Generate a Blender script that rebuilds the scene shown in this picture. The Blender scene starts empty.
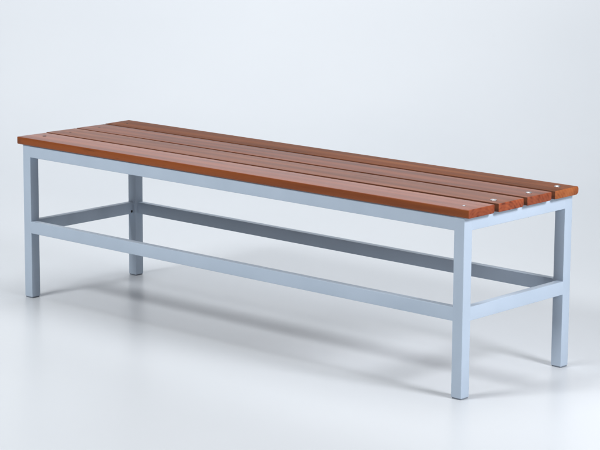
import bpy, bmesh, math, random
from mathutils import Vector, Matrix

scene = bpy.context.scene
COL = scene.collection

# ------------------------------------------------------------------ materials
def new_mat(name):
    m = bpy.data.materials.new(name); m.use_nodes = True
    nt = m.node_tree
    return m, nt, nt.nodes['Principled BSDF']

def paint_mat():
    m, nt, b = new_mat('powder_coated_steel')
    N = nt.nodes; L = nt.links
    tc = N.new('ShaderNodeTexCoord')
    n1 = N.new('ShaderNodeTexNoise'); n1.inputs['Scale'].default_value = 900; n1.inputs['Detail'].default_value = 3
    n2 = N.new('ShaderNodeTexNoise'); n2.inputs['Scale'].default_value = 7; n2.inputs['Detail'].default_value = 4
    L.new(tc.outputs['Object'], n1.inputs['Vector']); L.new(tc.outputs['Object'], n2.inputs['Vector'])
    cr = N.new('ShaderNodeValToRGB')
    cr.color_ramp.elements[0].position = .3; cr.color_ramp.elements[0].color = (.390, .472, .570, 1)
    cr.color_ramp.elements[1].position = .75; cr.color_ramp.elements[1].color = (.430, .514, .616, 1)
    L.new(n2.outputs['Fac'], cr.inputs['Fac']); L.new(cr.outputs['Color'], b.inputs['Base Color'])
    mr = N.new('ShaderNodeMapRange'); mr.inputs['To Min'].default_value = .38; mr.inputs['To Max'].default_value = .52
    L.new(n2.outputs['Fac'], mr.inputs['Value']); L.new(mr.outputs['Result'], b.inputs['Roughness'])
    bp = N.new('ShaderNodeBump'); bp.inputs['Strength'].default_value = .12; bp.inputs['Distance'].default_value = .0003
    L.new(n1.outputs['Fac'], bp.inputs['Height']); L.new(bp.outputs['Normal'], b.inputs['Normal'])
    return m

def wood_mat(name, dark, mid, light, seed, endgrain=False):
    """varnished hardwood: long fibres, a few cathedral figures, fine pores"""
    m, nt, b = new_mat(name)
    N = nt.nodes; L = nt.links
    tc = N.new('ShaderNodeTexCoord')
    def mapped(sc, off=(0, 0, 0)):
        mp = N.new('ShaderNodeMapping'); mp.inputs['Scale'].default_value = sc
        mp.inputs['Location'].default_value = (off[0]+seed*3.7, off[1]+seed*1.9, off[2]+seed*.7)
        L.new(tc.outputs['Object'], mp.inputs['Vector']); return mp
    # slow colour drift along and across the board
    big = N.new('ShaderNodeTexNoise'); big.inputs['Scale'].default_value = 1; big.inputs['Detail'].default_value = 3
    L.new(mapped((1.6, 16, 16)).outputs[0], big.inputs['Vector'])
    # growth bands: wave distorted by noise, stretched along the board
    wv = N.new('ShaderNodeTexWave'); wv.wave_type = 'BANDS'; wv.bands_direction = 'Y'
    wv.inputs['Scale'].default_value = 1; wv.inputs['Distortion'].default_value = 14; wv.inputs['Detail'].default_value = 4
    wv.inputs['Detail Scale'].default_value = .7
    L.new(mapped((.5, 6, 5)).outputs[0], wv.inputs['Vector'])
    fib = N.new('ShaderNodeTexNoise'); fib.inputs['Scale'].default_value = 1; fib.inputs['Detail'].default_value = 6; fib.inputs['Roughness'].default_value = .65
    L.new(mapped((5, 190, 190)).outputs[0], fib.inputs['Vector'])
    mix1 = N.new('ShaderNodeMath'); mix1.operation = 'MULTIPLY_ADD'; mix1.inputs[1].default_value = .20
    L.new(wv.outputs['Fac'], mix1.inputs[0])
    m2 = N.new('ShaderNodeMath'); m2.operation = 'MULTIPLY_ADD'; m2.inputs[1].default_value = .62; m2.inputs[2].default_value = -.10
    L.new(big.outputs['Fac'], m2.inputs[0]); L.new(m2.outputs[0], mix1.inputs[2])
    m3 = N.new('ShaderNodeMath'); m3.operation = 'MULTIPLY_ADD'; m3.inputs[1].default_value = .42
    L.new(fib.outputs['Fac'], m3.inputs[0]); L.new(mix1.outputs[0], m3.inputs[2])
    cr = N.new('ShaderNodeValToRGB'); e = cr.color_ramp.elements
    e[0].position = .22; e[0].color = (*dark, 1)
    e[1].position = .86; e[1].color = (*light, 1)
    k = e.new(.52); k.color = (*mid, 1)
    L.new(m3.outputs[0], cr.inputs['Fac'])
    st = N.new('ShaderNodeTexNoise'); st.inputs['Scale'].default_value = 1; st.inputs['Detail'].default_value = 5; st.inputs['Roughness'].default_value = .6
    st.inputs['Distortion'].default_value = .4
    L.new(mapped((4.5, 62, 40), (5, 2, 1)).outputs[0], st.inputs['Vector'])
    sr = N.new('ShaderNodeMapRange'); sr.inputs['From Min'].default_value = .615; sr.inputs['From Max'].default_value = .70
    sr.inputs['To Min'].default_value = 0; sr.inputs['To Max'].default_value = .6
    L.new(st.outputs['Fac'], sr.inputs['Value'])
    mx = N.new('ShaderNodeMix'); mx.data_type = 'RGBA'
    L.new(sr.outputs['Result'], mx.inputs['Factor']); L.new(cr.outputs['Color'], mx.inputs['A'])
    mx.inputs['B'].default_value = (dark[0]*.45, dark[1]*.5, dark[2]*.5, 1)
    L.new(mx.outputs['Result'], b.inputs['Base Color'])
    mr = N.new('ShaderNodeMapRange'); mr.inputs['To Min'].default_value = .30; mr.inputs['To Max'].default_value = .46
    L.new(fib.outputs['Fac'], mr.inputs['Value']); L.new(mr.outputs['Result'], b.inputs['Roughness'])
    bp = N.new('ShaderNodeBump'); bp.inputs['Strength'].default_value = .25; bp.inputs['Distance'].default_value = .0006
    L.new(fib.outputs['Fac'], bp.inputs['Height']); L.new(bp.outputs['Normal'], b.inputs['Normal'])
    b.inputs['IOR'].default_value = 1.5
    return m

def end_mat(name, dark, mid, light, seed):
    """sawn end: curved growth rings and a few darker blotches"""
    m, nt, b = new_mat(name)
    N = nt.nodes; L = nt.links
    tc = N.new('ShaderNodeTexCoord')
    mp = N.new('ShaderNodeMapping'); mp.inputs['Location'].default_value = (seed*1.3, -.045+.03*seed, .030+.01*seed)
    L.new(tc.outputs['Object'], mp.inputs['Vector'])
    wv = N.new('ShaderNodeTexWave'); wv.wave_type = 'RINGS'; wv.rings_direction = 'X'
    wv.inputs['Scale'].default_value = 38; wv.inputs['Distortion'].default_value = 2.2; wv.inputs['Detail'].default_value = 2
    wv.inputs['Detail Scale'].default_value = 1.2
    L.new(mp.outputs[0], wv.inputs['Vector'])
    n = N.new('ShaderNodeTexNoise'); n.inputs['Scale'].default_value = 55; n.inputs['Detail'].default_value = 4
    L.new(mp.outputs[0], n.inputs['Vector'])
    a = N.new('ShaderNodeMath'); a.operation = 'MULTIPLY_ADD'; a.inputs[1].default_value = .13
    c = N.new('ShaderNodeMath'); c.operation = 'MULTIPLY'; c.inputs[1].default_value = .92
    L.new(n.outputs['Fac'], c.inputs[0]); L.new(wv.outputs['Fac'], a.inputs[0]); L.new(c.outputs[0], a.inputs[2])
    cr = N.new('ShaderNodeValToRGB'); e = cr.color_ramp.elements
    e[0].position = .3; e[0].color = (*dark, 1); e[1].position = .7; e[1].color = (*light, 1)
    k = e.new(.45); k.color = (*mid, 1)
    L.new(a.outputs[0], cr.inputs['Fac']); L.new(cr.outputs['Color'], b.inputs['Base Color'])
    b.inputs['Roughness'].default_value = .55; b.inputs['Specular IOR Level'].default_value = .25
    return m

def simple_mat(name, color, rough, metal=0.0, bump=0):
    m, nt, b = new_mat(name)
    N = nt.nodes; L = nt.links
    b.inputs['Metallic'].default_value = metal
    n = N.new('ShaderNodeTexNoise'); n.inputs['Scale'].default_value = 180
    tc = N.new('ShaderNodeTexCoord'); L.new(tc.outputs['Object'], n.inputs['Vector'])
    mr = N.new('ShaderNodeMapRange'); mr.inputs['To Min'].default_value = rough*.8; mr.inputs['To Max'].default_value = rough*1.2
    L.new(n.outputs['Fac'], mr.inputs['Value']); L.new(mr.outputs['Result'], b.inputs['Roughness'])
    b.inputs['Base Color'].default_value = (*color, 1)
    return m

def backdrop_mat():
    m, nt, b = new_mat('matt_white_backdrop')
    N = nt.nodes; L = nt.links
    tc = N.new('ShaderNodeTexCoord')
    n = N.new('ShaderNodeTexNoise'); n.inputs['Scale'].default_value = .9; n.inputs['Detail'].default_value = 2
    L.new(tc.outputs['Object'], n.inputs['Vector'])
    cr = N.new('ShaderNodeValToRGB')
    cr.color_ramp.elements[0].position = .35; cr.color_ramp.elements[0].color = BACK0
    cr.color_ramp.elements[1].position = .65; cr.color_ramp.elements[1].color = BACK1
    L.new(n.outputs['Fac'], cr.inputs['Fac']); L.new(cr.outputs['Color'], b.inputs['Base Color'])
    b.inputs['Roughness'].default_value = .30
    b.inputs['IOR'].default_value = 1.34
    return m

BACK0 = (.508, .538, .568, 1)
BACK1 = (.528, .556, .584, 1)

STEEL = paint_mat()
WOODS = [
    wood_mat('varnished_wood_rosy',   (.105, .029, .012), (.205, .056, .024), (.300, .098, .042), 0),
    wood_mat('varnished_wood_brown',  (.075, .024, .010), (.160, .050, .021), (.260, .092, .040), 1),
    wood_mat('varnished_wood_deep',   (.062, .020, .009), (.155, .045, .019), (.270, .090, .038), 2),
    wood_mat('varnished_wood_amber',  (.075, .022, .006), (.150, .043, .011), (.220, .072, .020), 3),
]
EDGE = wood_mat('varnished_wood_edge', (.150, .036, .008), (.245, .062, .013), (.310, .086, .020), 5)
EDGE.node_tree.nodes['Principled BSDF'].inputs['Specular IOR Level'].default_value = .3
INNER = wood_mat('gap_shade_wood_edge', (.060, .020, .010), (.105, .036, .018), (.140, .050, .024), 6)  # shade of the gaps put into the colour of the facing board sides
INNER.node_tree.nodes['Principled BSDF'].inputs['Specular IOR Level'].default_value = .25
ENDS = [end_mat('sawn_end_grain_red', (.12, .025, .009), (.21, .044, .016), (.26, .064, .024), 0),
        end_mat('sawn_end_grain_figured', (.10, .022, .010), (.23, .050, .019), (.32, .080, .030), 1),
        end_mat('sawn_end_grain_brown', (.13, .028, .011), (.21, .048, .019), (.27, .066, .027), 2),
        end_mat('sawn_end_grain_amber', (.20, .054, .015), (.28, .080, .023), (.34, .110, .035), 3)]
for m_, sp, ro in zip(WOODS, (.46, .36, .32, .12), (0, .10, .09, .20)):
    b_ = m_.node_tree.nodes['Principled BSDF']
    b_.inputs['Specular IOR Level'].default_value = sp
    mr_ = b_.inputs['Roughness'].links[0].from_node
    mr_.inputs['To Min'].default_value += ro; mr_.inputs['To Max'].default_value += ro
ZINC = simple_mat('zinc_plated_steel', (.46, .48, .50), .36, 1.0)
BLACK = simple_mat('dark_opening', (.012, .012, .014), .7)
CAP = simple_mat('grey_plastic_cap', (.16, .19, .23), .5)
BACK = backdrop_mat()

# ------------------------------------------------------------------ helpers
def finish(name, bm, mat, parent=None, loc=(0, 0, 0), smooth=True):
    me = bpy.data.meshes.new(name)
    bmesh.ops.recalc_face_normals(bm, faces=bm.faces)
    bm.to_mesh(me); bm.free()
    me.materials.append(mat)
    if smooth:
        for p in me.polygons: p.use_smooth = True
    o = bpy.data.objects.new(name, me); COL.objects.link(o)
    o.location = loc
    if parent: o.parent = parent
    return o

def prism(axis, length, prof, start=0.0):
    """extrude a closed 2-D profile along an axis; profile coords are the two other axes in order"""
    bm = bmesh.new()
    def P(t, a, b):
        return {'x': (t, a, b), 'y': (a, t, b), 'z': (a, b, t)}[axis]
    r0 = [bm.verts.new(P(start, a, b)) for a, b in prof]
    r1 = [bm.verts.new(P(start+length, a, b)) for a, b in prof]
    n = len(prof)
    for i in range(n):
        bm.faces.new((r0[i], r0[(i+1) % n], r1[(i+1) % n], r1[i]))
    bm.faces.new(r0[::-1]); bm.faces.new(r1)
    return bm

def rrect(a0, a1, b0, b1, r, seg=4):
    """rounded rectangle; r is one radius or four (a0b0, a1b0, a1b1, a0b1)"""
    rs = r if isinstance(r, (tuple, list)) else (r,)*4
    cs = [(a0, b0, 1, 1, 180), (a1, b0, -1, 1, 270), (a1, b1, -1, -1, 0), (a0, b1, 1, -1, 90)]
    out = []
    for (a, b, sa, sb, st), q in zip(cs, rs):
        ca, cb = a+sa*q, b+sb*q
        for k in range(seg+1):
            t = math.radians(st+90*k/seg)
            out.append((ca+q*math.cos(t), cb+q*math.sin(t)))
    return out

def shade_by_angle(o, deg=35):
    me = o.data
    bm = bmesh.new(); bm.from_mesh(me)
    for e in bm.edges:
        if len(e.link_faces) == 2:
            e.smooth = e.calc_face_angle(0) < math.radians(deg)
    bm.to_mesh(me); bm.free()
    return o

# ------------------------------------------------------------------ the bench
Lf, Wf, A = 1.5287, .4267, .0297          # frame length, depth, tube width
HF, HA = .4291, .0331                     # frame height, rail height
ZS = .2167                                # top of the lower rails
OL, OR, OY, OYF, G = .0185, .0157, .0051, .0022, .0150
T = .450
TH = .020                                 # rail depth

bench = bpy.data.objects.new('bench', None); COL.objects.link(bench)
bench['label'] = 'long backless bench with four varnished brown wooden slats on a light grey-blue steel frame'
bench['category'] = 'bench'

# legs
def leg(x, y, dx=0.0):
    bm = prism('z', HF-.0035, rrect(0, A, 0, A, .0014), .0035)
    o = shade_by_angle(finish('leg', bm, STEEL, bench, (x, y, 0)))
    cap = bmesh.new(); cap.free()
    cb = prism('z', .0033, rrect(.0009, A-.0009, .0009, A-.0009, .003), 0.0)
    shade_by_angle(finish('foot_cap', cb, CAP, o))
    return o
legs = {}
for kx, x in (('l', 0), ('r', Lf-A)):
    for ky, y in (('n', 0), ('f', Wf-A)):
        legs[kx+ky] = leg(x, y)

# rails run between the legs, their outer faces a hair inside the legs' faces
e = .0002
def rail_x(name, y0, y1, z0, z1):
    bm = prism('x', Lf-2*A+.0036, rrect(y0, y1, z0, z1, .0014), A-.0018)
    return shade_by_angle(finish(name, bm, STEEL, bench))
def rail_y(name, x0, x1, z0, z1):
    bm = prism('y', Wf-2*A+.0036, rrect(x0, x1, z0, z1, .0014), A-.0018)
    return shade_by_angle(finish(name, bm, STEEL, bench))
rail_x('apron', e, A-e, HF-HA, HF-e)
rail_x('apron', Wf-A+e, Wf-e, HF-HA, HF-e)
rail_y('apron', e, A-e, HF-HA, HF-e)
end_apron = rail_y('apron', Lf-A+e, Lf-e, HF-HA, HF-e)
rail_x('stretcher', e, TH, ZS-HA, ZS)
rail_x('stretcher', Wf-TH, Wf-e, ZS-HA, ZS)
left_stretcher = rail_y('stretcher', e, TH, ZS-HA, ZS)
rail_y('stretcher', Lf-TH, Lf-e, ZS-HA, ZS)

# small weld beads where rails meet legs
def weld(parent, pts, r=.0013, seed=0):
    rnd = random.Random(seed)
    bm = bmesh.new()
    n = 14
    rings = []
    for i in range(n+1):
        t = i/n
        p = Vector(pts[0]).lerp(Vector(pts[1]), t)
        d = (Vector(pts[1])-Vector(pts[0])).normalized()
        u = d.orthogonal().normalized(); v = d.cross(u)
        rr = r*(.75+.5*rnd.random())*(1 if 0 < i < n else .3)
        rings.append([bm.verts.new(p+rr*(math.cos(a)*u+math.sin(a)*v)) for a in [k*math.pi/4 for k in range(8)]])
    for a, b in zip(rings, rings[1:]):
        for k in range(8):
            bm.faces.new((a[k], a[(k+1) % 8], b[(k+1) % 8], b[k]))
    bm.faces.new(rings[0][::-1]); bm.faces.new(rings[-1])
    return finish('weld_bead', bm, STEEL, parent)
# inner corners of the far-left leg (seen from the front) and the far-right one
for i, (k, ox, oy, wx, wy) in enumerate((('lf', 0, Wf-A, .019, .0), ('rf', Lf-A, Wf-A, 0, .0), ('rn', Lf-A, 0, A, A))):
    lg = legs[k]
    if k == 'lf':
        weld(lg, ((.0, -.0002, ZS-.001), (TH-.001, -.0002, ZS-.001)), .0012, 1)
        weld(lg, ((A+.0002, A-TH, ZS-HA+.002), (A+.0002, A-TH, ZS-.002)), .0012, 2)
        weld(lg, ((TH, -.0002, ZS-HA+.002), (TH, -.0002, ZS-.002)), .0012, 5)
    elif k == 'rf':
        weld(lg, ((A-TH+.001, -.0002, ZS-.001), (A-.002, -.0002, ZS-.001)), .0011, 3)
    else:
        weld(lg, ((A-TH+.001, A+.0002, ZS-.001), (A-.002, A+.0002, ZS-.001)), .0011, 4)

# open drill hole on the far-left leg
def disc(name, r, d, mat, parent, M, seg=20):
    bm = bmesh.new()
    bmesh.ops.create_cone(bm, cap_ends=True, segments=seg, radius1=r, radius2=r, depth=d, matrix=M)
    return shade_by_angle(finish(name, bm, mat, parent))
disc('drill_hole', .0036, .0010, BLACK, left_stretcher, Matrix.Translation((TH, Wf-A-.006, ZS-HA+.007)) @ Matrix.Rotation(math.pi/2, 4, 'Y'))

# slats
SW = (Wf+OY+OYF-3*G)/4
TK = T-HF
def slat(y, wi, xl, xr, rt, seed, widen=(0, 0), skew=0.0):
    """one board: rounded long edges, softly eased end edges"""
    rnd = random.Random(seed)
    length = xr-xl
    xs = [0, .0004, .0012, .0025] + [length*k/40 for k in range(1, 40)] + [length-.0018, length-.0009, length-.0003, length]
    ins = {0: .0022, .0004: .0013, .0012: .0005, .0025: 0, length: .0012, length-.0003: .0008, length-.0009: .0003, length-.0018: 0}
    bm = bmesh.new(); rings = []
    ph = rnd.random()*6
    for x in xs:
        i = ins.get(x, 0)
        wob = .0003*math.sin(x*5+ph)
        f = 1-x/length
        prof = rrect(i+wob-widen[0]*f, SW-i+wob+widen[1]*f, .0002+i, TK-i, rt, 5)
        rings.append([bm.verts.new((x+skew*f**3*a/SW, a, b)) for a, b in prof])
    n = len(rings[0])
    for a, b in zip(rings, rings[1:]):
        for k in range(n):
            bm.faces.new((a[k], a[(k+1) % n], b[(k+1) % n], b[k]))
    bm.faces.new(rings[0][::-1]); bm.faces.new(rings[-1])
    o = shade_by_angle(finish('seat_slat', bm, WOODS[wi], bench, (xl, y, HF)), 40)
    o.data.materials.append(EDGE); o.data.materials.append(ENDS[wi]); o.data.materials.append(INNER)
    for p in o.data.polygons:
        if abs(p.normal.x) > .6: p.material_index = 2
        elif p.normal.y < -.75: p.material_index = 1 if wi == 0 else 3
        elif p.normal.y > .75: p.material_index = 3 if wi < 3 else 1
    return o

def bolt(parent, x, y, r, proud, seed, z=None):
    rnd = random.Random(seed)
    bm = bmesh.new()
    prof = [(r*1.0, -.0004), (r*1.0, proud*.35), (r*.86, proud*.75), (r*.55, proud), (r*.42, proud), (r*.36, proud*.35)]
    seg = 24; rings = []
    for q, h in prof:
        rings.append([bm.verts.new((q*math.cos(2*math.pi*k/seg), q*math.sin(2*math.pi*k/seg), h)) for k in range(seg)])
    for a, b in zip(rings, rings[1:]):
        for k in range(seg):
            bm.faces.new((a[k], a[(k+1) % seg], b[(k+1) % seg], b[k]))
    bm.faces.new(rings[-1]); bm.faces.new(rings[0][::-1])
    return shade_by_angle(finish('bolt', bm, ZINC, parent, (x, y, TK)), 40)

def dark_recess(parent, x, y, r):
    bm = bmesh.new()
    bmesh.ops.create_cone(bm, cap_ends=True, segments=20, radius1=r, radius2=r, depth=.0008, matrix=Matrix.Translation((x, y, TK)))
    return finish('screw_recess', bm, BLACK, parent)

xsl = [(-OL, Lf+OR), (-OL-.003, Lf+OR+.0006), (-OL-.002, Lf+OR+.0002), (-OL-.004, Lf+OR)]
WIDEN = [(0, .0035), (.0035, .0035), (.0035, .0035), (.0035, 0)]
SKEW = [.004, .004, .003, -.004]
rts = [(.003, .006, .0022, .0020), (.003, .006, .0014, .0012), (.003, .006, .0014, .0012), (.003, .0095, .0060, .0012)]
slats = []
for i in range(4):
    y = -OY+i*(SW+G)
    slats.append(slat(y, i, xsl[i][0], xsl[i][1], rts[i], i, WIDEN[i], SKEW[i]))
BOLTPX = BOLTS = [(1.503, .030, .0040, .0012), (1.5095, .134, .0080, .0024), (1.5125, .268, .0072, .0024), (1.512, .385, .0078, .0024)]
for s, (bx, by, r, pr), i in zip(slats, BOLTS, range(4)):
    ox, oy = s.location.x, s.location.y
    bolt(s, bx-ox, by-oy, r, pr, i)
    lx, ly = ((.031, .052), (.028, .150), (.026, .262), (.024, .372))[i]
    dark_recess(s, lx-ox, ly-oy, (.0056, .0030, .0030, .0030)[i])
    if i:   # threaded tip coming out under the end rail
        bm = bmesh.new()
        bmesh.ops.create_cone(bm, cap_ends=True, segments=14, radius1=.0022, radius2=.003, depth=.005,
                              matrix=Matrix.Translation((bx, by, HF-HA-.0022)))
        shade_by_angle(finish('screw_tip', bm, BLACK, end_apron))

# ------------------------------------------------------------------ backdrop: floor sheet sweeping up into a wall
fwd = Vector((-.665, .726, 0)).normalized()
def backdrop():
    bm = bmesh.new()
    u = fwd; v = Vector((-fwd.y, fwd.x, 0))
    c = Vector((.75, .2, 0))
    D, R, HW = WALL_D, WALL_R, 4.6
    prof = [(-7.5, 0), (-4, 0), (-2, 0), (0, 0), (D-R, 0)]
    for k in range(1, 25):
        t = math.pi/2*k/24
        prof.append((D-R+R*math.sin(t), R-R*math.cos(t)))
    prof.append((D, HW))
    rows = []
    for a, z in prof:
        rows.append([bm.verts.new(c+u*a+v*b+Vector((0, 0, z))) for b in (-6, -3, 0, 3, 6)])
    for r0, r1 in zip(rows, rows[1:]):
        for k in range(4):
            bm.faces.new((r0[k], r0[k+1], r1[k+1], r1[k]))
    o = finish('floor', bm, BACK)
    for p in o.data.polygons:
        pass
    # normals up
    bm = bmesh.new(); bm.from_mesh(o.data)
    if bm.faces[:][0].normal.z < 0: bmesh.ops.reverse_faces(bm, faces=bm.faces)
    bm.to_mesh(o.data); bm.free()
    o['kind'] = 'structure'
    return o
WALL_D, WALL_R = 4.2, 2.2
backdrop()

# ------------------------------------------------------------------ lamps
def area(name, loc, target, sx, sy, power, color):
    l = bpy.data.lights.new(name, 'AREA'); l.shape = 'RECTANGLE'; l.size = sx; l.size_y = sy
    l.energy = power; l.color = color
    o = bpy.data.objects.new(name, l); COL.objects.link(o)
    o.location = loc
    d = Vector(target)-Vector(loc)
    o.rotation_euler = d.to_track_quat('-Z', 'Y').to_euler()
    return o
area('front_softbox', (.15, -3.2, 3.2), (.35, .7, .2), 1.25, .95, 117, (1, 1, 1))
area('left_softbox', (-.4, -2.9, 2.9), (.1, .5, .2), .60, .60, 40, (1, 1, 1))
k = area('side_softbox', (3.3, .16, 1.65), (1.1, .2, .1), .55, .55, 10.6, (.98, .975, 1)); k.data.spread = math.radians(80)
area('low_side_fill', (3.3, .1, .7), (1.5, .2, .25), .60, .70, 11, (.98, .975, 1))  # added fill lamp, lifts the right-hand faces of the legs
area('backdrop_strip_lamp', (-.1, 1.6, 4.2), (-2.3, 4.0, 2.6), 5.5, .6, 168, (.975, .98, 1))
area('backdrop_top_lamp', (-1.0, 2.4, 4.3), (-2.3, 3.8, 3.3), 5.0, .6, 82, (.975, .975, 1))
area('overhead_fill', (.8, .6, 3.6), (.8, .6, 0), 2.2, 2.2, 70, (1, 1, 1))  # fill lamp added above the bench to soften the floor shadows

w = bpy.data.worlds.new('World'); scene.world = w; w.use_nodes = True
w.node_tree.nodes['Background'].inputs['Color'].default_value = (.90, .94, 1, 1)
w.node_tree.nodes['Background'].inputs['Strength'].default_value = .02

# ------------------------------------------------------------------ camera
cam = bpy.data.cameras.new('camera'); co = bpy.data.objects.new('camera', cam); COL.objects.link(co)
Rm = Matrix(((0.73710516, 0.67576078, 0.00483278), (0.12229968, -0.12636167, -0.98441633), (-0.66461927, 0.7262094, -0.17578717)))
M = Matrix((Rm[0], -Rm[1], -Rm[2])).transposed().to_4x4()
M.translation = Vector((4.42348728, -3.78743103, 1.3498512))
co.matrix_world = M
cam.sensor_width = 36; cam.lens = 2127.9*36/600
cam.shift_x = (300-279.356)/600; cam.shift_y = -(225-185.594)/600
cam.clip_start = .05; cam.clip_end = 100
scene.camera = co

scene.view_settings.view_transform = 'Standard'; scene.view_settings.look = 'None'
scene.view_settings.exposure = .02; scene.view_settings.gamma = 1
